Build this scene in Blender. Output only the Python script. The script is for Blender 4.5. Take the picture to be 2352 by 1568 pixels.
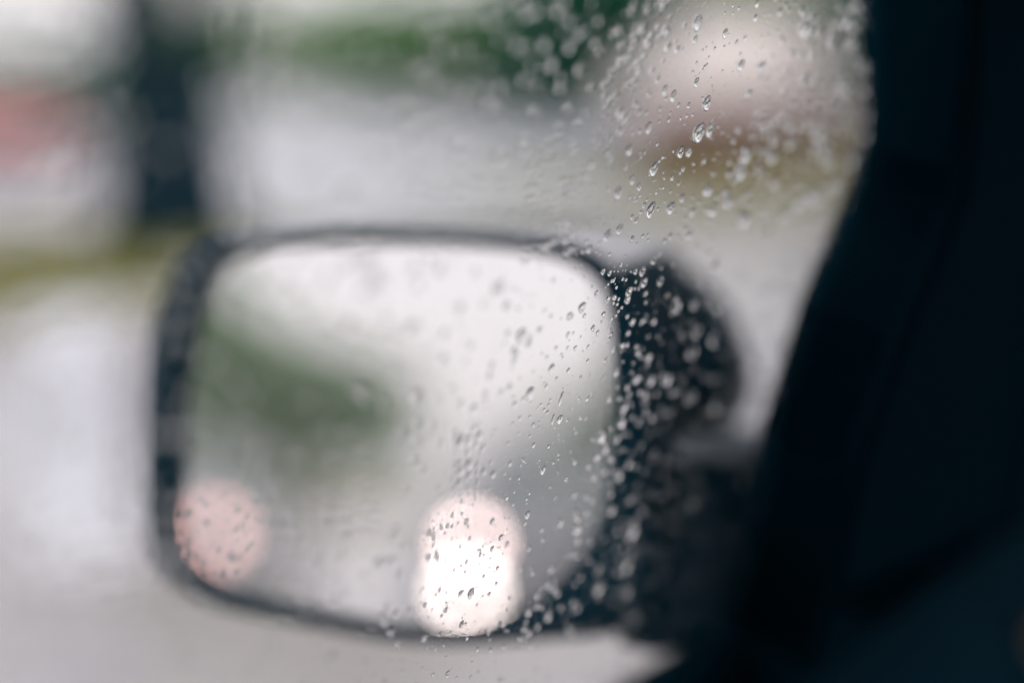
import bpy, bmesh, math, random
from mathutils import Vector, Matrix
random.seed(11)
PI = math.pi
S = bpy.context.scene
COL = S.collection
for o in list(bpy.data.objects):
    bpy.data.objects.remove(o)

# ------------------------------------------------------------------ camera
LENS, FOCUS, FSTOP = 56.5, 0.44, 2.02
HEAD, PITCH, EYE = math.radians(33.455), math.radians(9.0), 1.42
K = 36.0 / LENS
fh = Vector((-math.sin(HEAD), math.cos(HEAD), 0))
RT = Vector((math.cos(HEAD), math.sin(HEAD), 0))
FW = fh * math.cos(PITCH) - Vector((0, 0, 1)) * math.sin(PITCH)
UP = RT.cross(FW)
CAM = Vector((0, 0, EYE))
cd = bpy.data.cameras.new("camera")
cam = bpy.data.objects.new("camera", cd)
COL.objects.link(cam)
cam.matrix_world = Matrix(((RT.x, UP.x, -FW.x, CAM.x), (RT.y, UP.y, -FW.y, CAM.y), (RT.z, UP.z, -FW.z, CAM.z), (0, 0, 0, 1)))
cd.lens = LENS; cd.sensor_width = 36; cd.clip_start = 0.01; cd.clip_end = 3000
cd.dof.use_dof = True; cd.dof.focus_distance = FOCUS; cd.dof.aperture_fstop = FSTOP
S.camera = cam

# ------------------------------------------------------------------ sky, sun, exposure
w = bpy.data.worlds.new("World"); S.world = w; w.use_nodes = True
nt = w.node_tree; nt.nodes.clear()
sky = nt.nodes.new("ShaderNodeTexSky"); sky.sky_type = 'NISHITA'; sky.sun_disc = False
SUN_EL, SUN_AZ = math.radians(38), math.radians(140)
sky.sun_elevation = SUN_EL; sky.sun_rotation = SUN_AZ
sky.air_density = 1.0; sky.dust_density = 4.0
mx = nt.nodes.new("ShaderNodeMix"); mx.data_type = 'RGBA'; mx.inputs[0].default_value = 0.82
# an even overcast deck: radiance rises smoothly from horizon to zenith (the standard overcast sky)
tcw = nt.nodes.new("ShaderNodeTexCoord"); spz = nt.nodes.new("ShaderNodeSeparateXYZ"); mr = nt.nodes.new("ShaderNodeMapRange")
mr.inputs[1].default_value = 0; mr.inputs[2].default_value = 1; mr.inputs[3].default_value = 11.2; mr.inputs[4].default_value = 21.0
vm = nt.nodes.new("ShaderNodeVectorMath"); vm.operation = 'SCALE'; vm.inputs[0].default_value = (1.06, .975, 1.012)
nt.links.new(tcw.outputs["Generated"], spz.inputs[0]); nt.links.new(spz.outputs[2], mr.inputs[0]); nt.links.new(mr.outputs[0], vm.inputs["Scale"])
nt.links.new(vm.outputs[0], mx.inputs[7])
bgn = nt.nodes.new("ShaderNodeBackground"); bgn.inputs[1].default_value = 0.10
wo = nt.nodes.new("ShaderNodeOutputWorld")
nt.links.new(sky.outputs[0], mx.inputs[6]); nt.links.new(mx.outputs[2], bgn.inputs[0]); nt.links.new(bgn.outputs[0], wo.inputs[0])
sl = bpy.data.lights.new("sun", 'SUN'); sl.energy = 1.0; sl.angle = math.radians(25); sl.color = (1, .98, .955)
so = bpy.data.objects.new("sun", sl); COL.objects.link(so)
so.rotation_euler = (PI / 2 - SUN_EL, 0, PI - SUN_AZ)
S.view_settings.view_transform = 'Standard'; S.view_settings.look = 'None'
S.view_settings.exposure = 0.0; S.view_settings.gamma = 1.0; S.view_settings.use_curve_mapping = False
S.render.engine = 'CYCLES'
S.cycles.max_bounces = 14; S.cycles.transmission_bounces = 10; S.cycles.transparent_max_bounces = 16
S.cycles.glossy_bounces = 6; S.cycles.diffuse_bounces = 3
S.cycles.sample_clamp_indirect = 12; S.cycles.use_adaptive_sampling = False
S.cycles.use_denoising = True
S.cycles.blur_glossy = 0.0

# ------------------------------------------------------------------ helpers
def ray(x, y):            # picture coordinates 2352 x 1568
    return FW + RT * ((x - 1176) / 2352 * K) - UP * ((y - 784) / 2352 * K)
def at(x, y, z):
    return CAM + ray(x, y) * z
def on_ground(x, dist):   # point of the ground in the direction of column x, dist metres away
    r = ray(x, 784); r.z = 0; r.normalize()
    p = CAM + r * dist; return Vector((p.x, p.y, 0))
def hit(x, y, p, n):
    r = ray(x, y); return CAM + r * ((p - CAM).dot(n) / r.dot(n))

class MB:
    def __init__(s): s.v = []; s.f = []; s.sm = []
    def add(s, vs, fs, smooth=False):
        b = len(s.v); s.v += [tuple(v) for v in vs]
        for f in fs: s.f.append(tuple(i + b for i in f)); s.sm.append(smooth)
    def box(s, x0, x1, y0, y1, z0, z1):
        s.add([(x, y, z) for z in (z0, z1) for y in (y0, y1) for x in (x0, x1)],
              [(0, 2, 3, 1), (4, 5, 7, 6), (0, 1, 5, 4), (2, 6, 7, 3), (0, 4, 6, 2), (1, 3, 7, 5)])
    def loft(s, rings, cap0=True, cap1=True, smooth=True):
        n = len(rings[0]); vs = [p for r in rings for p in r]; fs = []
        for i in range(len(rings) - 1):
            for j in range(n):
                a, b = i * n + j, i * n + (j + 1) % n
                fs.append((a, b, b + n, a + n))
        s.add(vs, fs, smooth)
        if cap0: s.add(rings[0], [tuple(range(n))[::-1]])
        if cap1: s.add(rings[-1], [tuple(range(n))])
    def prism(s, poly, d, smooth=False):
        s.loft([[Vector(p) for p in poly], [Vector(p) + Vector(d) for p in poly]], smooth=smooth)
    def tube(s, pts, rs, n=8):
        rings = []
        for i, p in enumerate(pts):
            p = Vector(p)
            t = (Vector(pts[min(i + 1, len(pts) - 1)]) - Vector(pts[max(i - 1, 0)])).normalized()
            a = t.orthogonal().normalized(); b = t.cross(a)
            a = (Vector((1, 0, 0)) - t * t.x).normalized() if abs(t.x) < .9 else a
            b = t.cross(a)
            rings.append([p + (a * math.cos(2 * PI * k / n) + b * math.sin(2 * PI * k / n)) * rs[i] for k in range(n)])
        s.loft(rings)
    def cyl(s, c, axis, r, h, n=24, r2=None):
        c = Vector(c); axis = Vector(axis).normalized(); a = axis.orthogonal().normalized(); b = axis.cross(a)
        mk = lambda cc, rr: [cc + (a * math.cos(2 * PI * k / n) + b * math.sin(2 * PI * k / n)) * rr for k in range(n)]
        s.loft([mk(c, r), mk(c + axis * h, r if r2 is None else r2)], smooth=False)
    def build(s, name, m, parent=None, bevel=0, **props):
        me = bpy.data.meshes.new(name); me.from_pydata(s.v, [], s.f); me.update()
        me.polygons.foreach_set("use_smooth", s.sm)
        bm = bmesh.new(); bm.from_mesh(me); bmesh.ops.recalc_face_normals(bm, faces=bm.faces); bm.to_mesh(me); bm.free()
        me.materials.append(m)
        o = bpy.data.objects.new(name, me); COL.objects.link(o)
        if bevel:
            md = o.modifiers.new("bevel", 'BEVEL'); md.width = bevel; md.segments = 2; md.limit_method = 'ANGLE'
        if parent: o.parent = parent
        for k, v in props.items(): o[k] = v
        return o
def thing(name, label, cat, loc=(0, 0, 0), rz=0, group=None):
    o = bpy.data.objects.new(name, None); COL.objects.link(o); o.location = loc; o.rotation_euler = (0, 0, rz)
    o.empty_display_size = .1
    o["label"] = label; o["category"] = cat
    if group: o["group"] = group
    return o

def mat(name, col, rough=.6, spec=.5, noise=None, bump=0, coat=0, metal=0, emit=None, scale=6):
    m = bpy.data.materials.new(name); m.use_nodes = True; t = m.node_tree; b = t.nodes["Principled BSDF"]
    b.inputs["Base Color"].default_value = (*col, 1); b.inputs["Roughness"].default_value = rough
    b.inputs["Specular IOR Level"].default_value = spec; b.inputs["Metallic"].default_value = metal
    b.inputs["Coat Weight"].default_value = coat; b.inputs["Coat Roughness"].default_value = .08
    if emit:
        b.inputs["Emission Color"].default_value = (*emit[0], 1); b.inputs["Emission Strength"].default_value = emit[1]
    if noise or bump:
        tc = t.nodes.new("ShaderNodeTexCoord"); n = t.nodes.new("ShaderNodeTexNoise")
        n.inputs["Scale"].default_value = scale; n.inputs["Detail"].default_value = 5
        t.links.new(tc.outputs["Object"], n.inputs["Vector"])
    if noise:
        r = t.nodes.new("ShaderNodeValToRGB"); r.color_ramp.elements[0].position = .35; r.color_ramp.elements[1].position = .65
        r.color_ramp.elements[0].color = (*noise, 1); r.color_ramp.elements[1].color = (*col, 1)
        t.links.new(n.outputs["Fac"], r.inputs[0]); t.links.new(r.outputs[0], b.inputs["Base Color"])
    if bump:
        bp = t.nodes.new("ShaderNodeBump"); bp.inputs["Strength"].default_value = bump; bp.inputs["Distance"].default_value = .01
        t.links.new(n.outputs["Fac"], bp.inputs["Height"]); t.links.new(bp.outputs[0], b.inputs["Normal"])
    return m
def glassmat(name, ior):
    m = bpy.data.materials.new(name); m.use_nodes = True; t = m.node_tree; t.nodes.clear()
    g = t.nodes.new("ShaderNodeBsdfGlass"); g.inputs["IOR"].default_value = ior; g.inputs["Roughness"].default_value = 0
    o = t.nodes.new("ShaderNodeOutputMaterial"); t.links.new(g.outputs[0], o.inputs[0]); return m
def panemat(name, tint):
    m = bpy.data.materials.new(name); m.use_nodes = True; t = m.node_tree; t.nodes.clear()
    tr = t.nodes.new("ShaderNodeBsdfTransparent"); tr.inputs[0].default_value = (*tint, 1)
    gl = t.nodes.new("ShaderNodeBsdfGlossy"); gl.inputs["Roughness"].default_value = 0
    fr = t.nodes.new("ShaderNodeFresnel"); fr.inputs[0].default_value = 1.33
    mxs = t.nodes.new("ShaderNodeMixShader"); o = t.nodes.new("ShaderNodeOutputMaterial")
    t.links.new(fr.outputs[0], mxs.inputs[0]); t.links.new(tr.outputs[0], mxs.inputs[1]); t.links.new(gl.outputs[0], mxs.inputs[2])
    t.links.new(mxs.outputs[0], o.inputs[0]); return m

def wetmirror():            # silvered glass under a thin film of rain: a clear reflection with a faint milky veil
    m = bpy.data.materials.new("wet_silvered_mirror"); m.use_nodes = True; t = m.node_tree; t.nodes.clear()
    g = t.nodes.new("ShaderNodeBsdfGlossy"); g.inputs[0].default_value = (.93, .92, .93, 1); g.inputs["Roughness"].default_value = 0
    d = t.nodes.new("ShaderNodeBsdfDiffuse"); d.inputs[0].default_value = (.62, .60, .60, 1)
    mxs = t.nodes.new("ShaderNodeMixShader"); mxs.inputs[0].default_value = .13; o = t.nodes.new("ShaderNodeOutputMaterial")
    t.links.new(g.outputs[0], mxs.inputs[1]); t.links.new(d.outputs[0], mxs.inputs[2]); t.links.new(mxs.outputs[0], o.inputs[0]); return m
M = dict(
    water=glassmat("rain_water", 1.33),
    pane=panemat("side_glass", (.97, .985, .98)),
    trim=mat("dark_teal_trim", (.0016, .021, .034), .9, .01, bump=.15, scale=900),
    trim2=mat("dark_door_vinyl", (.005, .026, .042), .9, .01, bump=.15, scale=700),
    trim3=mat("pillar_sheen_and_dash_trim", (.004, .030, .045), .9, .02, bump=.2, scale=600),
    seal=mat("black_rubber", (.0010, .011, .018), .9, .01),
    lining=mat("dark_headliner", (.004, .014, .02), .9, .02),
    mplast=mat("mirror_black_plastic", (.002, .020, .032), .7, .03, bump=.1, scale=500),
    mskylit=mat("skylit_top_tone", (.10, .105, .13), .30, .5, coat=.5), foot=mat("foot_skylit_tone", (.11, .135, .155), .6, .2, bump=.1, scale=500),  # paler tones standing in for skylight on the housing and foot tops
    mirror=wetmirror(),
    road=mat("wet_asphalt", (.285, .288, .315), .18, .85, noise=(.235, .212, .195), bump=.05, scale=.4),
    lot=mat("pale_wet_concrete", (.37, .39, .44), .35, .5, noise=(.30, .30, .31), scale=.35),
    kerb=mat("kerb_concrete", (.42, .40, .39), .6, noise=(.33, .32, .31), scale=5),
    soil=mat("brown_wet_soil", (.095, .026, .018), .8, .05, noise=(.06, .018, .013), scale=1.2),
    verge=mat("olive_grass_ground", (.18, .15, .036), .9, .05, noise=(.10, .125, .04), scale=.35),
    grass=mat("grass_blade", (.12, .13, .03), .8, .2),
    earth=mat("far_ground", (.16, .17, .13), .9, .2),
    bark=mat("wet_dark_bark", (.005, .020, .032), .8, .05, noise=(.003, .012, .018), bump=.6, scale=14),
    bark2=mat("brown_bark", (.06, .045, .035), .8, .3, noise=(.035, .026, .02), bump=.6, scale=10),
    leafd=mat("leaf_dark", (.010, .115, .065), .55, .2),
    leafm=mat("leaf_mid", (.115, .26, .09), .55, .2),
    leafl=mat("leaf_light", (.19, .32, .13), .55, .25),
    leafh=mat("leaf_grey_green", (.17, .32, .13), .55, .25),
    post=mat("bollard_plastic", (.62, .63, .69), .5, .4, noise=(.56, .57, .62), scale=6),
    white=mat("white_paint", (.90, .84, .82), .4, .5, coat=.3),
    pale=mat("pale_render", (.50, .51, .53), .8, .3, noise=(.43, .44, .46), scale=.8),
    red=mat("red_car_paint", (.42, .04, .035), .3, .5, coat=1),
    brown=mat("dark_brown_paint", (.05, .030, .028), .3, .5, coat=1),
    grey=mat("silver_grey_paint", (.26, .27, .29), .5, .3), own=mat("own_black_paint", (.006, .010, .013), .55, .3),
    blue=mat("slate_paint", (.12, .14, .17), .3, .5, coat=1),
    tyre=mat("tyre_rubber", (.018, .018, .02), .8, .3),
    rim=mat("wheel_rim", (.35, .35, .36), .35, .5, metal=.8),
    glassdark=mat("car_window_glass", (.13, .155, .15), .05, .6),  # grey base colour stands in for sky reflected in the panes
    black=mat("black_plastic", (.02, .02, .022), .6, .4),
    lamp=mat("headlamp_on", (.26, .27, .29), .5, .3, emit=((1, .83, .78), 17)),
    drl=mat("upper_lamp_on", (.26, .27, .29), .5, .3, emit=((1, .73, .69), 18.5)),
    tail=mat("tail_lamp_on", (.50, .50, .52), .7, .3, emit=((1, .50, .43), 5.6)),
    taild=mat("tail_lamp_lens", (.35, .02, .02), .2, .5),
    lens=mat("clear_lens", (.27, .28, .30), .4, .35),
    metal=mat("grey_metal", (.4, .4, .42), .4, .5, metal=.7),
    line=mat("road_paint", (.72, .72, .70), .6, noise=(.62, .62, .61), scale=20),
    dash=mat("beige_dash", (.15, .135, .115), .7, .3, bump=.2, scale=300),
)

for k in ("leafd", "leafm", "leafl", "leafh", "grass"):      # thin leaves let some light through
    t = M[k].node_tree; pb = t.nodes["Principled BSDF"]; tl = t.nodes.new("ShaderNodeBsdfTranslucent")
    tl.inputs[0].default_value = pb.inputs["Base Color"].default_value
    ms = t.nodes.new("ShaderNodeMixShader"); ms.inputs[0].default_value = .4
    t.links.new(pb.outputs[0], ms.inputs[1]); t.links.new(tl.outputs[0], ms.inputs[2]); t.links.new(ms.outputs[0], t.nodes["Material Output"].inputs[0])

# ------------------------------------------------------------------ window plane
NW = Vector((-0.963708689, 0, 0.266956105)); D0 = 0.19553718       # outer face of the side glass
GO = CAM + NW * D0
GF = Vector((0, 1, 0)); GU = NW.cross(GF) * -1                       # forward and up along the glass
if GU.z < 0: GU = -GU
def gp(y, t, h=0): return GO + GF * y + GU * t + NW * h
def px_gp(x, y):
    p = hit(x, y, GO, NW) - GO; return p.dot(GF), p.dot(GU)

# ------------------------------------------------------------------ ground, road, verge
def sheet(name, pts, z, m, kind="structure"):
    b = MB(); b.add([(x, y, z) for x, y in pts], [tuple(range(len(pts)))]); return b.build(name, m, kind=kind)
sheet("ground", [(-900, -900), (900, -900), (900, 900), (-900, 900)], -.012, M["earth"])
sheet("road", [(-7.05, -300), (3.6, -300), (3.6, 300), (-7.05, 300)], 0, M["road"])
b = MB(); b.box(-7.30, -7.05, -300, 300, -.01, .12); b.build("kerb", M["kerb"], kind="structure", bevel=.02)
b = MB(); b.box(3.6, 3.85, -300, 300, -.01, .12); b.build("kerb", M["kerb"], kind="structure", bevel=.02)
b = MB(); b.box(3.852, 7, -300, 300, -.01, .11); b.build("pavement", M["lot"], kind="structure")
b = MB(); b.box(-12.3, -7.302, -300, 300, -.01, .10); b.build("verge", M["verge"], kind="structure")
sheet("car_park", [(-95, 2), (-12.302, 2), (-12.302, 75), (-95, 75)], .02, M["lot"])
p = [on_ground(*q) for q in ((1440, 29.5), (2150, 31), (2150, 80), (1440, 80))]
sheet("soil_bed", [(q.x, q.y) for q in p], .03, M["soil"])
b = MB()
for k in range(-6, 10):
    b.box(-2.36, -2.24, k * 9 + 4.5, k * 9 + 7.5, 0, .004)
b.build("road_marking", M["line"], kind="structure")
b = MB(); b.box(-12.29, -7.31, 11.2, 15.2, .09, .118); b.build("driveway", M["lot"], kind="structure", bevel=.01)
# grass on the verge
b = MB(); rg = random.Random(5)
for i in range(9000):
    x = rg.uniform(-12.2, -7.4); y = rg.uniform(-14, 46); h = rg.uniform(.05, .16)
    if 11.1 < y < 15.3: continue
    a = rg.uniform(0, PI)
    dx, dy = math.cos(a) * .02, math.sin(a) * .02; lx, ly = rg.uniform(-.05, .05), rg.uniform(-.05, .05)
    b.add([(x - dx, y - dy, .098), (x + dx, y + dy, .098), (x + lx, y + ly, .1 + h)], [(0, 1, 2)])
b.build("grass", M["grass"], kind="stuff", label="short olive grass growing on the roadside verge", category="grass")

# ------------------------------------------------------------------ trees
def leaves(mb, blobs, n, size, rng):
    tot = sum(r[3] * r[4] * r[5] for r in blobs)
    for (cx, cy, cz, rx, ry, rz) in blobs:
        k = max(40, int(n * rx * ry * rz / tot))
        for i in range(k):
            u = Vector((rng.gauss(0, 1), rng.gauss(0, 1), rng.gauss(0, 1))).normalized() * (rng.random() ** .45)
            p = Vector((cx + u.x * rx, cy + u.y * ry, cz + u.z * rz))
            a = Vector((rng.gauss(0, 1), rng.gauss(0, 1), rng.gauss(0, .7))).normalized(); c = a.orthogonal().normalized()
            c.rotate(Matrix.Rotation(rng.uniform(0, 2 * PI), 3, a))
            s = size * rng.uniform(.6, 1.3)
            mb.add([p - a * s, p + c * s * .45, p + a * s, p - c * s * .45], [(0, 1, 2, 3)])
def tree(name, label, loc, trunks, blobs, mats, n=2600, size=.16, bark="bark2", group=None, seed=1):
    t = thing(name, label, "tree", loc, 0, group); rng = random.Random(seed)
    for i, (pts, rs) in enumerate(trunks):
        b = MB(); b.tube(pts, rs, 10); b.build("trunk" if i == 0 else "limb", M[bark], t)
    per = max(1, len(mats))
    for i, mm in enumerate(mats):
        bl = blobs[i::per] or blobs
        b = MB(); leaves(b, bl, n // per, size, rng); b.build("crown", M[mm], t)
    return t

# ------------------------------------------------------------------ vehicles
def wheel(parent, x, y, r, wdt, out):
    b = MB(); b.cyl((x, y, r), (1, 0, 0), r, wdt, 24); t = b.build("wheel", M["tyre"], parent, bevel=.02)
    b = MB(); b.cyl((x + (wdt if out > 0 else -.012), y, r), (1, 0, 0), r * .62, .012, 18); b.build("rim", M["rim"], t)
def vehicle(name, label, cat, paint, loc, rz, L=4.3, W=1.76, prof="car", lamps=None, tails=None, group=None, upz=1.0):
    t = thing(name, label, cat, loc, rz, group); h = W / 2
    if prof == "car":
        low = [(-.5, .28), (-.5, .62), (-.47, .86), (-.30, .92), (.20, .92), (.40, .80), (.49, .62), (.5, .30)]
        cab = [(-.42, .9), (-.27, 1.36), (-.16, 1.44), (.03, 1.43), (.23, .9)]; rw = .31; ax = (.30, -.30)
    elif prof == "suv":
        low = [(-.5, .34), (-.5, .80), (-.49, 1.05), (.22, 1.07), (.45, 1.0), (.495, .85), (.5, .36)]
        cab = [(-.48, 1.05), (-.42, 1.66), (-.36, 1.72), (.06, 1.70), (.23, 1.05)]; rw = .36; ax = (.30, -.29)
    else:
        low = [(-.5, .34), (-.5, 1.10), (.40, 1.12), (.48, .95), (.5, .36)]
        cab = [(-.498, 1.10), (-.49, 1.98), (-.46, 2.05), (.14, 2.05), (.20, 2.0), (.38, 1.10)]; rw = .33; ax = (.33, -.28)
    b = MB()
    A = lambda pl, x: [Vector((x, y * L, z)) for y, z in pl]
    b.loft([A(low, -h), A(low, h)], smooth=False); body = b.build("body", M[paint], t, bevel=.06)
    cy = sum(p[0] for p in cab) / len(cab); zt = max(p[1] for p in cab); zb = min(p[1] for p in cab)
    sect = lambda s: [Vector((s * (h - .03 - .16 * (z - zb) / (zt - zb)), y * L, z)) for y, z in cab]
    b = MB(); b.loft([sect(-1), sect(1)], smooth=False); b.build("cabin", M[paint], t, bevel=.05)
    # windows: side, front and rear panes 6 mm proud of the cabin
    for s in (-1, 1):
        b = MB(); q = []
        for y, z in cab:
            zz = zb + .07 + (z - zb) * .78; yy = cy + (y - cy) * .84
            q.append(Vector((s * (h - .03 - .16 * (zz - zb) / (zt - zb) + .004), yy * L, zz)))
        b.prism(q, (s * .006, 0, 0)); b.build("side_window", M["glassdark"], t)
    def pane(i, j, nm):
        a, c = Vector((0, cab[i][0] * L, cab[i][1])), Vector((0, cab[j][0] * L, cab[j][1]))
        wa = h - .03 - .16 * (a.z - zb) / (zt - zb); wc = h - .03 - .16 * (c.z - zb) / (zt - zb)
        nn = (c - a).cross(Vector((1, 0, 0))).normalized()
        if nn.y * (a.y - cy * L) < 0: nn = -nn
        p, r = a.lerp(c, .1), a.lerp(c, .88); wp, wr = wa * .86, wc * .86
        b = MB(); b.prism([p + Vector((-wp, 0, 0)) + nn * .004, p + Vector((wp, 0, 0)) + nn * .004, r + Vector((wr, 0, 0)) + nn * .004, r + Vector((-wr, 0, 0)) + nn * .004], nn * .006)
        b.build(nm, M["glassdark"], t)
    pane(len(cab) - 1, len(cab) - 2, "windscreen"); pane(0, 1, "rear_window")
    for s in (-1, 1):
        for a in ax: wheel(t, h - .20 if s > 0 else -h - .012, a * L, rw, .212, s)
    fy, ry = L * .5, -L * .5
    for s in (-1, 1):
        zl = {"car": .66, "suv": .78, "van": .85}[prof]; xl = s * (h - .25)
        b = MB(); b.box(xl - .14, xl + .14, fy - .10, fy + .014, zl - .10, zl + .10)
        hl = b.build("headlamp", M["lens"], t, bevel=.03)
        b = MB(); b.cyl((xl, fy + .014, zl), (0, 1, 0), .066, .012, 20); b.build("bulb", M["lamp" if lamps and s in lamps else "rim"], hl)
        if prof == "suv":
            b = MB(); b.box(xl - .13, xl + .13, fy - .16, fy + .012, upz - .07, upz + .07)
            hl = b.build("upper_lamp", M["lens"], t, bevel=.01)
            b = MB(); b.cyl((xl, fy + .012, upz), (0, 1, 0), .056, .012, 20); b.build("bulb", M["drl" if lamps and s in lamps else "rim"], hl)
        zt2 = {"car": .74, "suv": .95, "van": 1.08}[prof]; xt = s * (h - .14)
        b = MB(); b.box(xt - .09, xt + .09, ry - .014, ry + .1, zt2 - .11, zt2 + .11)
        b.build("tail_lamp", M["tail" if tails and s in tails else "taild"], t, bevel=.02)
    b = MB(); b.box(-h + .05, h - .05, fy - .05, fy + .05, .30, .48); b.build("bumper", M["black"], t, bevel=.03)
    b = MB(); b.box(-h + .05, h - .05, ry - .05, ry + .05, .34, .50); b.build("bumper", M["black"], t, bevel=.03)
    b = MB(); b.box(-.42, .42, fy - .02, fy + .018, .55, .70); b.build("grille", M["black"], t, bevel=.01)
    return t

# red car, dark car and white box truck across the car park
g = on_ground(-35, 30); vehicle("parked_car", "red car parked at the left edge beyond the dark trunk", "car", "red", (g.x, g.y, .02), math.radians(70), 4.3, prof="car")
g = on_ground(1935, 44); vehicle("parked_car", "dark brown car parked beside the white box truck", "car", "brown", (g.x, g.y, .035), math.radians(120), 4.2, prof="car")
def box_truck(loc, rz):
    t = thing("box_truck", "white box truck with a tall cargo body parked before dark trees", "truck", loc, rz)
    b = MB(); b.box(-1.1, 1.1, -4.4, 2.0, 1.0, 3.9); b.build("cargo_box", M["white"], t, bevel=.04)
    b = MB(); b.box(-.5, .5, -4.3, 3.9, .62, .88); b.build("chassis", M["soil"], t)
    q = [(2.15, .55), (2.15, 2.55), (3.3, 2.55), (3.85, 1.65), (4.0, 1.5), (4.0, .55)]
    b = MB(); b.loft([[Vector((x, y, z)) for y, z in q] for x in (-1, 1)], smooth=False); b.build("cab", M["white"], t, bevel=.05)
    b = MB(); b.prism([(-.85, 3.36, 2.46), (.85, 3.36, 2.46), (.85, 3.82, 1.72), (-.85, 3.82, 1.72)], (0, .012, .008)); b.build("windscreen", M["glassdark"], t)
    for s in (-1, 1):
        b = MB(); b.prism([(s * 1.002, 2.5, 1.65), (s * 1.002, 2.5, 2.42), (s * 1.002, 3.25, 2.42), (s * 1.002, 3.62, 1.65)], (s * .008, 0, 0)); b.build("side_window", M["glassdark"], t)
        wheel(t, .8 if s > 0 else -1.05, 3.1, .42, .25, s); wheel(t, .8 if s > 0 else -1.05, -2.6, .42, .25, s)
        b = MB(); b.box(s * .98 - .01, s * .98 + .01, -4.3, 1.9, .55, .95); b.build("side_skirt", M["soil"], t)
    return t
g = on_ground(1655, 57); box_truck((g.x, g.y, .02), math.radians(125))

# white post beside the near lane
g = on_ground(165, 4.9)
t = thing("bollard", "white rounded bollard standing at the left on the wet road", "bollard", (g.x, g.y, 0))
b = MB(); prof = [(.0, .0), (.20, .0), (.20, .05), (.17, .07), (.16, .52), (.165, .54), (.165, .64), (.145, .71), (.09, .76), (.0, .77)]
b.loft([[Vector((max(r, .001) * math.cos(2 * PI * k / 24), max(r, .001) * math.sin(2 * PI * k / 24), z)) for k in range(24)] for r, z in prof[1:-1]]); b.build("post", M["post"], t)
b = MB(); b.cyl((0, 0, 0), (0, 0, 1), .235, .03, 24); b.build("base_plate", M["kerb"], t)

# low pale wall of the far side and a pale building
def at_d(x, d, z=0): q = on_ground(x, d); return Vector((q.x, q.y, z))
a, c = at_d(520, 66), at_d(1200, 62)
t = thing("garden_wall", "long low pale rendered wall along the back of the car park", "wall", a)
dv = (c - a); nrm = Vector((-dv.y, dv.x, 0)).normalized()
b = MB(); b.prism([Vector((0, 0, 0)), dv, dv + nrm * .3, nrm * .3], (0, 0, 1.3)); b.build("wall_panel", M["pale"], t)
b = MB(); b.prism([nrm * -.05 + Vector((0, 0, 1.3)), dv + nrm * -.05 + Vector((0, 0, 1.3)), dv + nrm * .35 + Vector((0, 0, 1.3)), nrm * .35 + Vector((0, 0, 1.3))], (0, 0, .1)); b.build("coping", M["kerb"], t)

# dark trunk on the verge
g = Vector((-10.0, 9.6, .1))
def rel(x, y, d=None):            # direction x,y at the distance of the trunk, relative to its foot
    r = ray(x, y); k = (g - CAM).dot(fh) / r.dot(fh); return (CAM + r * k) - g
tree("forked_tree", "dark forked tree trunk on the verge left of the mirror", g,
     [([rel(395, 640), rel(392, 540), rel(388, 440), rel(385, 330), rel(375, 230)], [.74, .62, .58, .52, .42]),
      ([rel(375, 250), rel(345, 160), rel(318, 60), rel(330, -60), rel(300, -260)], [.36, .34, .32, .30, .24]),
      ([rel(380, 300), rel(430, 220), rel(480, 140), rel(500, 40), rel(560, -250)], [.30, .26, .22, .16, .08]),
      ([rel(318, 60), rel(250, 20), rel(190, -60)], [.07, .05, .03])],
     [(*rel(170, 150), .35, .5, .10), (*rel(30, 150), .3, .5, .12), (*rel(490, 120), .22, .4, .22), (*rel(330, -330), 1.8, 1.8, .9),
      (*rel(255, 75), .16, .3, .22), (*rel(470, 20), .3, .4, .2), (*rel(800, -400), 1.0, 1.2, .5)],
     ["leafd", "leafm"], n=3200, size=.07, bark="bark", seed=3)

# trees behind the car park
far = [  # column, distance, crown blobs (dx along view-right, height, rx, rz), leaf material
    (1350, 58, 9.0, [(0, 4.4, 3.4, 2.6), (1.2, 1.9, 2.6, 2.0), (-1.6, 1.9, 2.2, 1.9)], ["leafd"], "dark green bushy tree behind the car park wall"),
    (1440, 58, 9.0, [(0, 4.2, 2.6, 3.0), (.0, 2.2, 2.0, 2.0)], ["leafd"], "dark green tree standing just left of the white box truck"),
    (1000, 64, 8.0, [(0, 2.9, 3.2, 2.3), (2.4, 2.4, 2.4, 1.9), (-2.4, 3.0, 2.2, 2.0)], ["leafm", "leafl"], "light green tree behind the middle of the long wall"),
    (1190, 62, 8.0, [(0, 3.4, 2.6, 2.0), (1.2, 2.2, 2.0, 1.6)], ["leafm"], "mid green tree between the light and dark green trees"),
    (1760, 70, 10.0, [(0, 5.6, 4.2, 2.4), (4, 4.2, 3.0, 2.8), (-3, 5.0, 3.0, 2.4)], ["leafm", "leafd"], "green tree rising behind the white box truck"),
    (2010, 56, 9.0, [(0, 3.6, 2.2, 3.2)], ["leafd"], "dark green tree close to the window pillar behind the brown car"),
    (820, 82, 8.0, [(0, 3.4, 4.2, 2.4), (2, 4.2, 3.2, 2.0)], ["leafl"], "thin pale green tree left of the light green tree"),
    (560, 84, 8.0, [(0, 3.4, 4.0, 2.4), (4, 3.6, 3.0, 2.0)], ["leafl"], "thin pale green tree right of the forked trunk"),
    (60, 46, 8.0, [(0, 1.2, 3.4, 1.3), (3.2, 1.3, 3.0, 1.4), (-3, 1.2, 2.0, 1.2)], ["leafd"], "low dark green bush behind the red car"),
]
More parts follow.
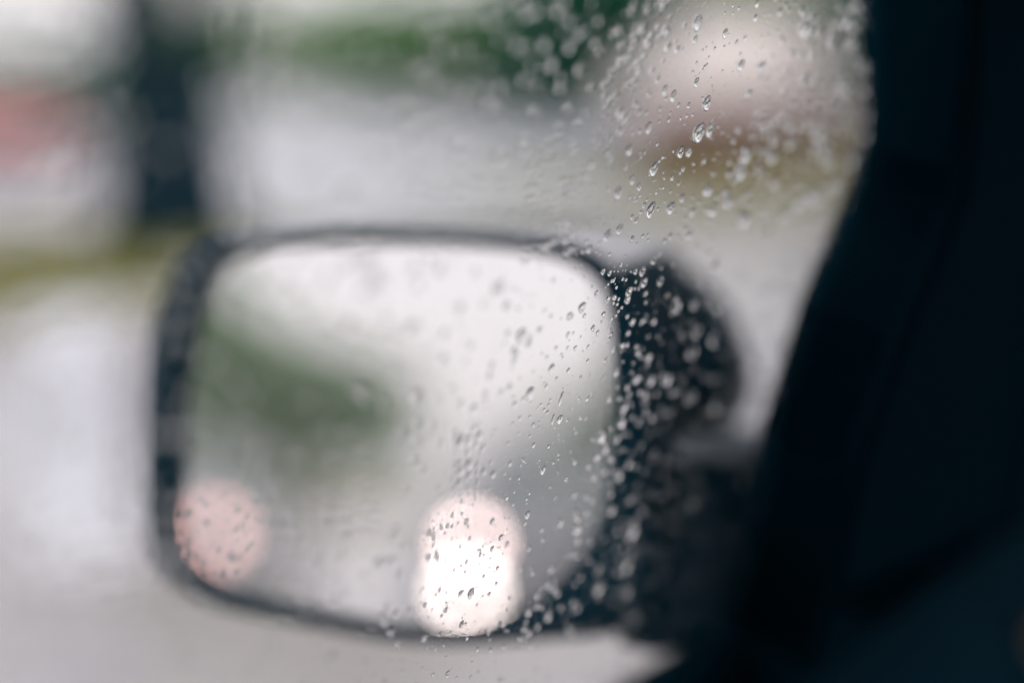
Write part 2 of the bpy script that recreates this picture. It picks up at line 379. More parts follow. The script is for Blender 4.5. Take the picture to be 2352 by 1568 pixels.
for i, (x, d, hh, bl, ms, lab) in enumerate(far):
    q = on_ground(x, d)
    blobs = [(RT.x * dx, RT.y * dx, z, rx, rx, rz) for dx, z, rx, rz in bl]
    tree("bushy_tree", lab, q, [([(0, 0, 0), (.1, 0, 1.2), (0, .1, 2.6), (.1, .1, bl[0][1])], [.28, .22, .18, .08])], blobs, ms,
         n=6500, size=.30, group="trees behind the car park", seed=20 + i)

# ------------------------------------------------------------------ side mirror geometry (also needed for what it reflects)
MC = at(900, 1000, .60)
mh = (MC - CAM).normalized()
dh = ray(900, 1120).normalized()                       # column where the reflected horizon should stand
refl = Vector((-.10, -1, 0)).normalized()
MN = (refl - dh).normalized()                           # mirror normal, towards the camera
def mray(x, y):
    r = ray(x, y).normalized(); p = hit(x, y, MC, MN); return p, (r - MN * (2 * r.dot(MN))).normalized()
def m_at(x, y, dist):
    p, d = mray(x, y); return p + d * dist
# tree, cars and hedge behind, seen in the mirror
q = m_at(690, 1130, 21); q.z = .1
tr = lambda x, y: m_at(x, y, 21) - q
def mb(x, y, rx, rz): v = tr(x, y); return (v.x, v.y, v.z, rx, rx * .8, rz)
tree("street_tree", "broad green roadside tree reflected in the left half of the mirror", q,
     [([(0, 0, -.05), (.03, 0, .8), tr(690, 1010), tr(700, 900)], [.22, .17, .13, .08]), ([tr(690, 1030), tr(800, 930), tr(880, 850)], [.08, .06, .04]), ([tr(690, 1020), tr(590, 900), tr(520, 800)], [.08, .06, .04])],
     [mb(690, 960, 1.0, .55), mb(830, 900, .95, .55), mb(560, 880, .9, .6), mb(500, 760, .7, .6), mb(700, 870, .8, .45), mb(860, 1010, .7, .4), mb(930, 1050, .35, .25), mb(470, 940, .7, .5), mb(690, 830, .9, .5), mb(450, 700, .6, .6), mb(760, 1050, .7, .35), mb(600, 1030, .8, .4), mb(880, 960, .5, .5)],
     ["leafh", "leafm"], n=4200, size=.11, seed=5)
q = m_at(520, 1120, 46); q.z = .1
tree("street_tree", "tall pale green tree reflected at the far left of the mirror", q,
     [([(0, 0, 0), (0, .1, 2), (.1, 0, 5)], [.25, .2, .1])],
     [(*(m_at(520, 1000, 46) - q), 2.6, 2.6, 1.6), (*(m_at(480, 800, 46) - q), 2.4, 2.4, 1.8), (*(m_at(440, 640, 46) - q), 1.4, 1.4, 1.2), (*(m_at(620, 900, 46) - q), 1.4, 1.4, 1.2)],
     ["leafh"], n=3200, size=.3, seed=6)
q = m_at(1330, 1120, 40); q.z = 0.1
tree("street_tree", "small dark green tree reflected at the right edge of the mirror", q + Vector((0, 0, 0)),
     [([(0, 0, 0), (0, 0, 1), (0, 0, 2)], [.2, .18, .1])], [(*(m_at(1330, 1040, 40) - q), 1.5, 1.5, 1.1), (*(m_at(1390, 980, 40) - q), 1.3, 1.3, 1.2)],
     ["leafm"], n=1500, size=.25, seed=7)
def m_height(x, y, z):
    p, d = mray(x, y); return p + d * ((z - p.z) / d.z)
lp = m_height(1072, 1357, .78); ld = (lp - mray(1072, 1357)[0]).length; up_ = m_at(1076, 1250, ld)
vehicle("following_car", "silver grey car following behind with its lamps lit", "car", "grey", (lp.x + .63, lp.y - 2.2, 0), 0, 4.4, 1.76, prof="suv", lamps=(-1, 1), upz=min(1.04, max(.92, up_.z)))
lp2 = m_height(492, 1226, .74)
vehicle("departing_car", "pale car driving away on the far lane with red tail lamps", "car", "pale", (lp2.x - .74, lp2.y - 2.1, 0), PI, 4.2, 1.76, prof="car", tails=(-1, 1))

# ------------------------------------------------------------------ own car
car = thing("car", "dark car interior with rain-spotted side window and door mirror", "car", (0, 0, 0))
# glass
yf = .545
b = MB(); q = [(-.75, -.36), (yf + .01, -.36), (yf + .01, .02), (.36, .22), (-.75, .30)]
b.prism([gp(y, t, -.0035) for y, t in q], NW * .0035); b.build("window_glass", M["pane"], car)
# front window frame, sail panel and A pillar, following the outline of the glass
edge = [(2004, -260), (2004, -60), (2005, 120), (2006, 260), (2001, 330), (1985, 400), (1950, 490), (1900, 605), (1862, 700), (1830, 800), (1798, 900), (1768, 1000), (1752, 1100), (1738, 1200), (1718, 1300), (1690, 1405), (1672, 1455)]
E2 = [px_gp(*e) for e in edge]
outer = [px_gp(*e) for e in ((2560, -260), (2640, 60), (2620, 300), (2540, 520), (2462, 760), (2400, 950), (2352, 1090), (2300, 1260), (2262, 1400), (2225, 1540), (2190, 1700))]
low = [px_gp(*e) for e in ((1500, 1700),)]
def plate(name, poly, h0, h1, m, bev=.003):
    b = MB(); b.prism([gp(y, t, h0) for y, t in poly], NW * (h1 - h0)); return b.build(name, m, car, bevel=bev)
belt = lambda y: px_gp(1500, 1568)[1]
tb = belt(0)
pil = E2 + [(E2[-1][0] + .0, tb - .02), (outer[-1][0], tb - .03)] + outer[::-1][1:]
plate("window_pillar", pil, -.030, .004, M["trim"], .006)
sq = [px_gp(*e) for e in ((2352, -200), (2350, 200), (2318, 520), (2268, 820), (2220, 1080), (2178, 1300), (2130, 1568))]
plate("pillar_sheen_trim", sq + [(y + .05, t) for y, t in sq[::-1]], -.0345, -.0295, M["trim3"], .002)  # lighter strip, coloured to paint a faint reflection down the pillar
# rubber seal: a strip along the same edge, a little proud
sp = E2; sq = [(y + .012, t) for y, t in E2]
plate("window_seal", sp + sq[::-1], -.034, .0045, M["seal"], .002)
# belt seal and door
b = MB(); b.prism([gp(-.9, tb - .016, -.012), gp(outer[-1][0], tb - .016, -.012), gp(outer[-1][0], tb, -.012), gp(-.9, tb, -.012)], NW * .018); b.build("belt_seal", M["seal"], car, bevel=.003)
b = MB()
sec = [(-.014, tb - .018), (-.03, tb - .014), (-.075, tb - .022), (-.105, tb - .05), (-.112, tb - .12), (-.09, tb - .5), (-.02, tb - .5)]
b.loft([[gp(y, t, h) for h, t in sec] for y in (-1.0, .3, .9, 1.1)], smooth=True); b.build("door_trim", M["trim2"], car, bevel=.004)
b = MB(); sec = [(.006, tb - .006), (.03, tb - .03), (.06, tb - .10), (.07, tb - .25), (.05, tb - .7), (-.015, tb - .7), (-.015, tb - .018)]
b.loft([[gp(y, t, h) for h, t in sec] for y in (-2.3, .9)], smooth=True); b.build("door_skin", M["own"], car)
# cabin shell
b = MB()
b.box(-.12, 1.42, -1.9, .25, 1.70, 1.76); b.build("roof", M["lining"], car, bevel=.02)
b = MB(); b.box(1.46, 1.52, -1.9, 1.3, .35, 1.16); b.build("far_door", M["trim2"], car)
b = MB(); b.box(1.40, 1.46, -.42, -.28, 1.16, 1.72); b.build("far_pillar", M["trim"], car)
b = MB(); b.box(-.2, 1.46, -1.96, -1.9, .35, 1.76); b.build("rear_panel", M["lining"], car)
b = MB(); b.box(-.32, 1.46, -1.9, 1.4, .30, .35); b.build("floor_panel", M["lining"], car)
b = MB(); b.loft([[Vector((x, y, z)) for y, z in ((1.0, .55), (.78, .75), (.80, .98), (.95, 1.05), (1.75, 1.02), (1.75, .55))] for x in (-.24, 1.45)], smooth=False); b.build("dashboard", M["trim3"], car, bevel=.03)
b = MB(); b.prism([at(x, y, .74) for x, y in ((2440, 1300), (2400, 1370), (2366, 1430), (2330, 1530), (2300, 1640), (2280, 1760), (2800, 1760), (2800, 1300))], ray(2400, 1500).normalized() * .18); b.build("dash_end_panel", M["dash"], car, bevel=.02)
b = MB(); b.loft([[Vector((x, y, z)) for y, z in ((-.62, .45), (-.62, .75), (-.75, 1.45), (-.66, 1.46), (-.50, .72), (0.0, .70), (0.0, .45))] for x in (.0, .52)], smooth=False); b.build("seat", M["lining"], car, bevel=.05)
b = MB(); b.prism([(-.20, 1.62, 1.06), (1.42, 1.62, 1.06), (1.36, .62, 1.70), (-.10, .62, 1.70)], (0, .003, .004)); b.build("windscreen", M["pane"], car)
b = MB(); b.box(-.10, 1.42, .25, .64, 1.70, 1.755); b.build("roof_front", M["lining"], car)
b = MB(); b.box(-.16, -.10, -1.9, .1, 1.66, 1.74); b.build("roof_rail", M["trim"], car)

# door mirror
def mp(x, y, d=0): return hit(x, y, MC, MN) + MN * d
glass_o = [(494, 660), (510, 622), (570, 584), (650, 567), (800, 560), (1000, 562), (1160, 572), (1260, 587), (1330, 614), (1375, 657), (1396, 720), (1402, 850), (1400, 1000), (1392, 1120), (1370, 1210), (1325, 1290), (1265, 1350), (1200, 1395), (1110, 1432), (1010, 1441), (900, 1431), (760, 1403), (630, 1376), (520, 1343), (456, 1295), (420, 1244), (422, 1150), (428, 1000), (440, 850), (462, 740)]
outer_o = [(384, 660), (420, 590), (480, 552), (600, 532), (800, 525), (1000, 527), (1180, 536), (1290, 550), (1370, 578), (1425, 630), (1450, 720), (1462, 850), (1468, 1000), (1472, 1130), (1475, 1230), (1476, 1330), (1470, 1400), (1430, 1455), (1250, 1470), (1060, 1482), (900, 1472), (760, 1446), (610, 1418), (480, 1390), (395, 1340), (345, 1270), (334, 1150), (334, 1000), (338, 850), (352, 740)]
def smooth_poly(pl, it=2):
    for _ in range(it):
        q = []
        for i in range(len(pl)):
            a, c = Vector(pl[i]), Vector(pl[(i + 1) % len(pl)])
            q += [tuple(a * .75 + c * .25), tuple(a * .25 + c * .75)]
        pl = q
    return pl
go, oo = smooth_poly(glass_o, 1), smooth_poly(outer_o, 1)
b = MB(); b.prism([mp(x, y, -.004) for x, y in go], MN * .002)
mir = MB(); mc2 = (900, 1000)
sc = lambda pl, s, c=mc2: [(c[0] + (x - c[0]) * s, c[1] + (y - c[1]) * s) for x, y in pl]
back = -MN
backh = Vector((-MN.x, -MN.y, -.03)).normalized()
def shell_ring(d, s):
    return [MC + (mp(x, y) - MC) * s + backh * d for x, y in oo]
sh = MB(); sh.loft([shell_ring(.0, 1.0), shell_ring(.03, 1.015), shell_ring(.085, 1.015), shell_ring(.12, .97), shell_ring(.145, .84), shell_ring(.155, .55)], cap0=False)
# upward faces of the shell get a paler tone for skylight, the rest is black plastic
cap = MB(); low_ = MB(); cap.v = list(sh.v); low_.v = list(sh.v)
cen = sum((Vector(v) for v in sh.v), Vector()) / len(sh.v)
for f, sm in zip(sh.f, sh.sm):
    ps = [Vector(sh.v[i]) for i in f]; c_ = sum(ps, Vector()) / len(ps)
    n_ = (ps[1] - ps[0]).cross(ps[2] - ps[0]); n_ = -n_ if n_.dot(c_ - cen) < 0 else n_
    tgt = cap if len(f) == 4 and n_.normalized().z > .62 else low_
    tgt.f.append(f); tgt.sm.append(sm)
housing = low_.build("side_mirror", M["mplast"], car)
cap.build("skylit_top", M["mskylit"], housing)
bz = MB(); bz.loft([[mp(x, y, -.006) for x, y in sc(go, 1.004)], [mp(x, y, -.0005) for x, y in sc(go, 1.008)], [mp(x, y, .003) for x, y in [((a[0] + c[0]) / 2, (a[1] + c[1]) / 2) for a, c in zip(go, oo)]], [mp(x, y, .001) for x, y in oo], [mp(x, y, -.022) for x, y in sc(oo, 1.012)]], cap0=False, cap1=False)
bz.build("bezel", M["mplast"], housing)
b.build("mirror_glass", M["mirror"], housing)
# inner wing of the housing, the foot and an added paler slab painting its skylit top
wg = MB(); wo_ = [(1440, 612), (1500, 600), (1560, 632), (1620, 690), (1664, 770), (1688, 860), (1688, 930), (1650, 985), (1590, 1010), (1580, 1100), (1500, 1330), (1450, 1330)]
zc = .665
wg.prism([at(x, y, zc) for x, y in wo_], back * .05); wg.build("hinge_cover", M["mplast"], housing, bevel=.008)
ft = MB(); fo = [(1440, 1040), (1570, 1014), (1775, 1030), (1800, 1440), (1640, 1480), (1500, 1500), (1420, 1480)]
ft.prism([at(x, y, .60 + .00012 * (x - 1420)) for x, y in fo], back * .075 + Vector((0, 0, .0))); ft.build("mirror_foot", M["mplast"], housing, bevel=.008)

fc = MB(); a_, c_ = (1545, 1006), (1785, 1020)
za = lambda x: .60 + .00012 * (x - 1420)
fc.prism([at(1545, 1006, za(1545)), at(1785, 1022, za(1785)), at(1780, 1062, za(1780) - .004), at(1560, 1052, za(1560) - .004)], back * .085); fc.build("foot_skylit_slab", M["foot"], housing, bevel=.004)

# ------------------------------------------------------------------ rain on the glass
DROPS = """1620,14,22 1704,56,46 1697,97,24 1771,82,26 1845,44,18 1810,160,32 1861,164,28 1829,227,26 1701,202,27 1623,220,28 1644,235,31
1727,252,40 1682,258,17 1657,258,14 1715,240,11 1819,93,14 1799,104,16 1769,115,10 1731,140,9 1716,171,9 1692,176,9 1629,78,22 1630,116,26 1654,121,24
1567,73,26 1517,112,18 1548,105,18 1534,145,16 1557,154,16 1572,140,15 1541,29,16 1583,28,13 1590,87,16 1607,66,14 1672,64,13 1573,119,12 1563,177,15
1541,172,13 1494,175,14 1592,174,18 1619,151,14 1605,193,20 1477,235,18 1504,235,18 1514,276,24 1524,289,20 1552,256,15 1585,231,14 1558,278,12 1578,276,12
1612,268,14 1633,293,14 1637,276,9 1584,313,30 1512,322,16 1610,297,9 1790,15,10 1805,21,11 1849,10,20 1905,30,18 1791,34,8 1767,281,12 1803,319,18 1850,279,18
1758,231,8 1724,9,10 1708,324,56 1734,318,42 1738,338,10 1662,372,32 1683,372,27 1597,413,40 1545,439,30 1561,456,24 1510,472,35 1536,368,27 1589,513,46
1638,509,34 1666,484,23 1669,412,18 1720,392,19 1642,434,17 1623,436,10 1657,449,12 1730,467,27 1824,381,38 1810,423,34 1855,417,26 1887,385,30 1777,493,32
1691,517,22 1741,517,24 1819,537,36 1544,530,18 1554,539,18 1513,560,31 1483,575,35 1464,592,14 1544,582,18 1570,576,13 1582,574,13 1637,577,19 1623,588,17
1683,574,22 1675,559,16 1657,575,11 1573,501,18 1603,471,11 1637,468,9 1554,489,12 1548,492,8 1538,482,12 1464,510,14 1486,467,12 1565,384,10 1529,404,9
1463,537,12 1473,548,11 1497,534,10 1489,621,12 1694,400,11 1743,423,13 1454,351,18 1596,442,8 1754,374,9 1782,396,15
1382,583,24 1394,609,24 1333,604,32 1439,608,23 1424,614,13 1435,590,13 1431,552,17 1386,550,20 1473,663,20 1489,667,18 1517,646,14 1552,663,18 1569,663,29
1573,690,27 1596,637,21 1613,686,28 1537,712,30 1533,732,24 1494,686,12 1521,681,11 1529,683,11 1506,702,11 1551,705,10 1560,704,12 1576,717,17 1577,738,13
1485,731,22 1457,717,20 1422,751,32 1391,772,23 1428,771,14 1371,777,8 1274,820,36 1319,805,17 1387,817,18 1448,802,20 1459,813,18 1473,769,20 1386,849,12
1405,850,16 1436,847,15 1262,865,15 1372,866,10 1374,873,9 1336,871,12 1499,740,12 1508,743,11 1519,751,10 1511,760,11 1505,771,12 1545,786,24 1597,786,16
1487,828,15 1501,850,14 1520,844,18 1531,842,16 1558,862,16 1584,873,22 1647,752,20 1511,730,12 1500,662,7 1510,662,7 1521,660,6 1528,660,7 1541,663,8
1532,648,6 1502,680,8 1407,620,9 1458,614,8 1467,620,8 1352,684,12 1407,652,8 1437,728,6 1347,900,27 1295,960,38 1278,973,14 1257,986,14 1158,997,22
1370,973,42 1334,943,16 1360,924,10 1388,905,16 1435,882,16 1269,1021,12 1303,1037,14 1317,1030,8 1329,1000,10 1338,1006,10 1322,988,9 1350,1024,30 1367,1024,28
1385,1026,12 1294,1065,9 1303,1087,16 1122,1077,32 1174,1060,10 1058,1037,16 1340,1090,14 1364,1109,11 1246,1132,16 1205,1158,21 1182,1152,19 1166,1154,10
1232,1156,9 1268,1167,13 1246,1167,9 1242,1082,8 1122,1177,15 1326,1148,26 1382,1169,16 1403,1128,16 1284,1128,9 1437,1138,17 1450,1165,19 1459,1114,24
1480,1097,26 1470,1067,36 1507,1073,20 1519,1033,28 1525,995,24 1490,975,21 1506,910,24 1434,973,20 1413,973,12 1477,880,18 1399,999,8 1418,1020,14
1432,1022,12 1537,1133,22 1477,1151,18 1513,1162,26 1492,1118,17 1139,1270,23 1203,1271,19 1211,1282,9 1234,1264,9 1244,1264,7 1072,1284,15 1101,1280,13
1082,1298,11 1050,1302,19 1239,1292,8 1224,1311,19 1239,1325,11 1202,1339,18 1199,1322,7 1123,1331,13 1114,1309,8 1173,1353,15 1126,1380,10 1107,1390,13
1136,1395,11 1156,1381,7 1172,1376,7 1215,1386,14 1182,1406,11 1196,1385,8 1211,1423,12 1070,1439,16 1125,1448,21 1151,1448,33 1087,1490,21 1031,1478,19
1001,1492,13 1050,1330,13 1066,1356,11 1288,1257,25 1283,1276,14 1238,1215,15 1254,1231,11 1286,1218,12 1256,1201,8 1194,1194,10 1120,1181,14 1273,1388,17
1292,1338,21 963,1301,30 1241,1458,10 1052,1488,8 1235,1486,8 1087,1410,9 1080,1403,7 1323,1293,16 1369,1276,25 1410,1291,32 1411,1318,22 1355,1213,14
1403,1207,19 1326,1316,14 1347,1388,23 1301,1398,17 1312,1454,21 1340,1428,19 1355,1438,17 1361,1449,17 1291,1495,22 1310,1480,16 1339,1505,25 1407,1259,19
1434,1250,17 1401,1356,17 1216,1522,21 1127,1524,23 1073,1549,14 1141,1556,16 1194,1543,14 1100,1544,9 1093,1645,23 1058,1646,13 1031,1631,11 1090,1603,9
983,1639,11 1064,1584,13 1045,1584,11 1230,1577,12 1198,1586,12 1037,1558,22 955,1544,21 1150,1652,13 1221,1659,14 939,1503,21 1462,1435,38 1545,1299,38
1494,1247,25 1703,1217,48 1552,1519,46 1529,1380,42 1313,1529,19 1292,1544,17 1531,1444,32 1411,1483,20 1400,1471,18 1654,750,34 1748,826,42 1703,808,34
1693,861,32 1555,927,24 1590,930,26 1631,929,28 1688,971,32 1758,989,42 1753,750,30 1696,744,26 1746,652,26 1742,691,22 1273,4,28 1361,27,28 1390,51,22
1390,115,30 1414,85,24 1264,113,28 1329,113,26 1347,156,26 1414,170,24 1461,51,20 1452,106,20 1367,215,26 1386,264,26 1443,215,18 1301,275,28 1365,312,20
1368,388,23 1429,413,16 1301,413,23 1280,360,28 1340,351,20 1219,385,34 1120,358,36 1374,445,18 1400,447,16 1414,461,16 1301,464,23 1335,482,20 1294,496,21
1358,503,15 1393,498,13 1439,491,12 1448,457,12 1386,542,20 1313,532,21 1251,532,23 1281,195,23 1219,213,28 1198,255,26 1411,303,13 1436,290,11 1287,35,23
1305,28,23 1968,71,38 2002,80,20 2028,103,22 2042,57,22 2081,18,26 2067,53,30 2078,106,30 2085,66,28 2053,209,30 2067,223,28 2028,245,26 1911,284,22
1929,309,30 1931,351,28 2002,326,46 1972,309,26 1965,191,28 1989,369,28 2028,394,34 2011,372,28 1890,348,22 1869,369,22 1952,493,38 1982,472,36 1993,486,36
2039,447,36 2082,387,40 2117,284,32 2113,330,32 2110,220,30 1894,447,28 1918,525,32 1913,227,18 1839,333,15 275,150,26 300,290,30 205,310,30 190,20,34"""
drops = []
for tok in DROPS.split():
    x, y, L = map(float, tok.split(",")); drops.append([x, y, L])
def coc(x, y):                                          # blur of the picture at that spot of the glass, in picture units of 2500
    X, Y = x * .9408, y * .9408
    z = D0 / ray(X, Y).dot(NW); return 250 * abs(1 - FOCUS / z), z
def glass_size(x, y, L):
    c, z = coc(x, y); Lt = L * (1.0 if c < 14 else 1.12)
    return Lt * K * z / 2500
rg = random.Random(77)
def cap_mesh(name, seg, rings, rough, seed):
    r_ = random.Random(seed); ph = [(k, r_.uniform(0, 2 * PI), r_.uniform(.3, 1) * rough / (k - .5)) for k in (2, 3, 4, 5)]
    tl = r_.uniform(-.15, .15)
    vs, fs = [], []
    for i in range(rings + 1):
        a = i / rings * PI / 2; rho = math.cos(a)
        for j in range(seg):
            th = 2 * PI * j / seg
            o = 1 + sum(A * math.cos(k * th + p0) for k, p0, A in ph)
            if i == rings: continue
            rr = rho * (1 + (o - 1) * rho)
            hgt = (max(0, 1 - rho ** 2.2)) ** .62
            vs.append((rr * math.cos(th), rr * math.sin(th) * (1 + tl * math.cos(th)) - .10 * hgt, hgt))
    top = len(vs); vs.append((0, -.10, 1.0))
    for i in range(rings - 1):
        for j in range(seg):
            a, b_ = i * seg + j, i * seg + (j + 1) % seg; fs.append((a, b_, b_ + seg, a + seg))
    for j in range(seg): fs.append(((rings - 1) * seg + j, (rings - 1) * seg + (j + 1) % seg, top))
    nside = len(fs); fs.append(tuple(range(seg))[::-1])
    return vs, fs, nside
VAR = []
for k in range(9):
    vs, fs, ns = cap_mesh("raindrop", 20, 6, .10 if k else .02, 100 + k)
    me = bpy.data.meshes.new("raindrop"); me.from_pydata(vs, [], fs); me.update()
    me.polygons.foreach_set("use_smooth", [i < ns for i in range(len(fs))]); me.materials.append(M["water"]); VAR.append(me)
BASE = Matrix(((GF.x, GU.x, NW.x, 0), (GF.y, GU.y, NW.y, 0), (GF.z, GU.z, NW.z, 0), (0, 0, 0, 1)))
if BASE.determinant() < 0:
    BASE = Matrix(((-GF.x, GU.x, NW.x, 0), (-GF.y, GU.y, NW.y, 0), (-GF.z, GU.z, NW.z, 0), (0, 0, 0, 1)))
ANCH = {(1704, 56): "tall drop above the white truck", (1771, 82): "drop in front of the truck box", (1810, 160): "left of the paired truck drops",
 (1861, 164): "right of the paired truck drops", (1829, 227): "round drop low before the truck", (1701, 202): "thin drop left of the truck", (1644, 235): "slim drop beside the brown soil",
 (1727, 252): "long dark-rimmed drop under the truck", (1708, 324): "largest merged drop over brown soil", (1734, 318): "smaller merged drop over brown soil", (1662, 372): "dark-rimmed drop below the merged pair",
 (1597, 413): "large drop over the yellowish verge", (1589, 513): "long drop over the olive verge", (1638, 509): "plump drop right of the long verge drop", (1824, 381): "big soft drop over brown soil",
 (1810, 423): "bright soft drop over yellow grass", (1777, 493): "soft round drop over green verge", (1819, 537): "lowest soft drop over the verge", (1513, 560): "drop above the mirror housing corner",
 (1483, 575): "left drop above the mirror housing corner", (1537, 712): "bright drop on the dark mirror corner", (1422, 751): "angular drop in the mirror sky", (1391, 772): "brownish drop in the mirror sky",
 (1274, 820): "pale soft drop in the mirror sky", (1347, 900): "hooked drop in the mirror sky", (1295, 960): "longest drop in the mirror sky", (1370, 973): "needle-thin drop by the mirror edge",
 (1122, 1077): "dark smudged drop right of the mirror trees", (1303, 1087): "dark-rimmed drop low in the mirror", (1205, 1158): "right of three drops above the headlamp glow", (1151, 1448): "largest drop in the headlamp glow",
 (1139, 1270): "drop at the top of the headlamp glow", (1203, 1271): "drop at the right of the headlamp glow", (1216, 1522): "drop at the glow's lower right rim", (1127, 1524): "drop at the glow's lower rim",
 (1093, 1645): "lowest sharp drop below the mirror", (1288, 1257): "dark drop right of the headlamp glow", (1470, 1067): "brightest drop on the mirror's right rim", (1703, 1217): "lone round blur on the dark foot",
 (1552, 1519): "lowest round blur under the mirror", (1545, 1299): "bright round blur beside the mirror foot", (1462, 1435): "bright round blur at the mirror's lower corner", (1529, 1380): "pale round blur over the mirror foot",
 (1748, 826): "big pale blur at the housing's outer edge", (1758, 989): "big blur above the mirror foot", (1390, 115): "brightest blur before the dark trees", (1968, 71): "bright blur beside the pillar top", (2002, 326): "largest blur beside the pillar",
 (1367, 215): "ring-like blur above the car park", (1386, 264): "bright blur above the car park", (1219, 385): "faint ring left over the pale car park", (1120, 358): "leftmost faint ring over the car park", (963, 1301): "lone pale drop left of the headlamp glow",
 (1158, 997): "small brown drop left in the mirror sky", (1333, 604): "brown and white drop on the mirror's top rim", (1569, 663): "bright pair drop at the dark mirror corner", (1613, 686): "bright drop right on the dark mirror corner"}
drops.sort(key=lambda d: -glass_size(*d))
big, small = drops[:300], drops[300:]
ak = list(ANCH)
used = {}
for i, (x, y, L) in enumerate(big):
    s = glass_size(x, y, L); y0, t0 = px_gp(x * .9408, y * .9408)
    thin = (x, y) in ((1370, 973), (1350, 1024)); el = rg.uniform(1.0, 1.30); rot = rg.uniform(-.22, .12)
    if (x, y) in ((1837, 227), (1845, 44), (1861, 164)): el = 1.0
    wdt = s / 2 / el * (.42 if thin else 1); hgt = min(wdt, s / 2) * (rg.uniform(.42, .58) if coc(x, y)[0] < 15 else rg.uniform(.60, .85))
    o = bpy.data.objects.new("raindrop", VAR[i % 9]); COL.objects.link(o)
    o.matrix_world = Matrix.Translation(gp(y0, t0, .00003)) @ BASE @ Matrix.Rotation(rot, 4, 'Z') @ Matrix.Diagonal((wdt, s / 2, hgt, 1))
    c = coc(x, y)[0]; sharp = "sharp" if c < 14 else ("soft" if c < 34 else "blurred")
    if (x, y) in ANCH:
        ph = ANCH[(x, y)]
        lab = ph.replace("drop", "raindrop", 1) if "drop" in ph else ph.replace("blur", "blurred raindrop", 1) if "blur" in ph else ph.replace("ring", "ring-shaped raindrop", 1)
        if ph.startswith(("left of", "right of")): lab = ("left" if ph.startswith("left") else "right") + " raindrop of" + ph.split("of", 1)[1]
        lab += " on the window"
    else:
        a = min(ak, key=lambda q: (q[0] - x) ** 2 + (q[1] - y) ** 2); dx, dy = x - a[0], y - a[1]
        dire = ("right of" if dx > 0 else "left of") if abs(dx) > 2 * abs(dy) else ("below" if dy > 0 else "above") if abs(dy) > 2 * abs(dx) else ("below right of" if dx > 0 else "below left of") if dy > 0 else ("above right of" if dx > 0 else "above left of")
        dist = math.hypot(dx, dy)
        near = "" if dist < 75 else "well "
        size = "small" if L < 13 else "medium" if L < 22 else "large"
        ph = ANCH[a]
        ph = ph if ph.startswith(("left of", "right of")) else "the " + ph
        ph = ph.replace("left of the paired", "the left paired").replace("right of the paired", "the right paired").replace("truck drops", "drop by the truck") if "paired" in ph else ph
        lab = f"{size} {sharp} raindrop {near}{dire} {ph}"
    o["category"] = "raindrop"; o["group"] = "raindrops on the side window"
    used.setdefault(lab, []).append((y, o))
for lab, os_ in used.items():                            # several of one wording: told apart by their height
    os_.sort(key=lambda q: q[0])
    lab = " ".join(q for q in lab.split() if q != "the") if len(lab.split()) > 13 else lab
    words = {1: [""], 2: ["upper ", "lower "], 3: ["upper ", "middle ", "lower "], 4: ["topmost ", "upper middle ", "lower middle ", "lowest "]}.get(len(os_), ["topmost ", "second highest ", "third highest ", "fourth highest ", "fifth highest ", "sixth highest ", "seventh highest ", "eighth highest "])
    for k, (yy, o) in enumerate(os_): o["label"] = words[min(k, len(words) - 1)] + lab

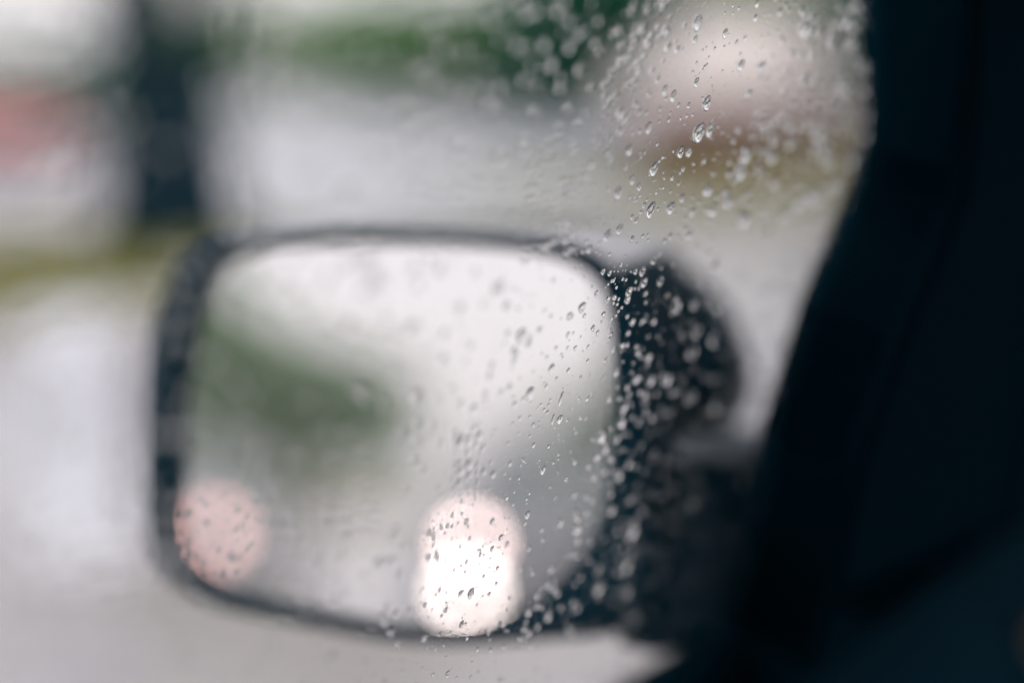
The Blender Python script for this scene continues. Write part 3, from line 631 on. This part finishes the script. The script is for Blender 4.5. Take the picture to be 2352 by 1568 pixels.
# the uncountable rest: tiny droplets, thickest along the damp front part of the glass
vsA, fsA, nsA = cap_mesh("d", 10, 3, .06, 9)
fine = MB()
def put_small(y0, t0, s):
    el = rg.uniform(1, 1.35); wv, hv = s / 2 / el, s / 2 * rg.uniform(.55, .85) / el; rot = rg.uniform(-.3, .2); cr, sr = math.cos(rot), math.sin(rot)
    q = []
    for vx, vy, vz in vsA:
        ax, ay = vx * wv, vy * s / 2
        q.append(gp(y0 + ax * cr - ay * sr, t0 + ax * sr + ay * cr, .00003 + vz * hv))
    b0 = len(fine.v); fine.v += [tuple(v) for v in q]
    for k, f in enumerate(fsA): fine.f.append(tuple(j + b0 for j in f)); fine.sm.append(k < nsA)
for x, y, L in small:
    y0, t0 = px_gp(x * .9408, y * .9408); put_small(y0, t0, glass_size(x, y, L))
def dens(x, y):                                         # how thick the droplets lie, picture columns and rows
    if 290 < x < 560 and y < 600: return .015
    if x < 1000: return .08 if y < 1200 else .16
    xf = 1754 - .43 * (y - 106)
    d = .15
    if x > xf - 220: d = .48
    if x > 1500 and y > 620 or (x > 1330 and y > 950): d = .36
    if x > 1850: d = .9
    if 1060 < x < 1480 and 600 < y < 900: d = .18
    if 1650 < x < 1850 and 520 < y: d = .25 if y < 720 else d
    return d
cnt = 0
while cnt < 5200:
    x, y = rg.uniform(-60, 2150), rg.uniform(-60, 1730)
    if rg.random() > dens(x, y) / 1.2: continue
    y0, t0 = px_gp(x * .9408, y * .9408)
    if y0 > yf + .005: continue
    c = coc(x, y)[0]; u = rg.random()
    if c < 16: s = .00030 + .0011 * u ** 4
    elif c < 40: s = .0005 + .0021 * u ** 3
    else: s = (.0007 + .0019 * u ** 3) if x > 1200 else (.0008 + .0020 * u ** 2.2)
    put_small(y0, t0, s); cnt += 1
for i in range(70):                                      # larger loose drops on the near part of the glass
    x, y = rg.uniform(0, 1180), rg.uniform(0, 1667)
    if 250 < x < 560 and y < 620: continue
    y0, t0 = px_gp(x * .9408, y * .9408); put_small(y0, t0, rg.uniform(.0018, .0034))
beads = []
while len(beads) < 95:                                   # beads over the dark mirror housing, kept apart from each other
    x, y = rg.uniform(1490, 1750), rg.uniform(680, 1540)
    if x > 1600 + (y - 900) * .25 and y < 1060 or any((x - p) ** 2 + (y - q) ** 2 < 24 ** 2 for p, q in beads): continue
    beads.append((x, y)); y0, t0 = px_gp(x * .9408, y * .9408)
    put_small(y0, t0, rg.uniform(.0012, .0020))
fine.build("droplets", M["water"], None, kind="stuff", label="fine mist of tiny raindrops spread over the side window", category="droplets")
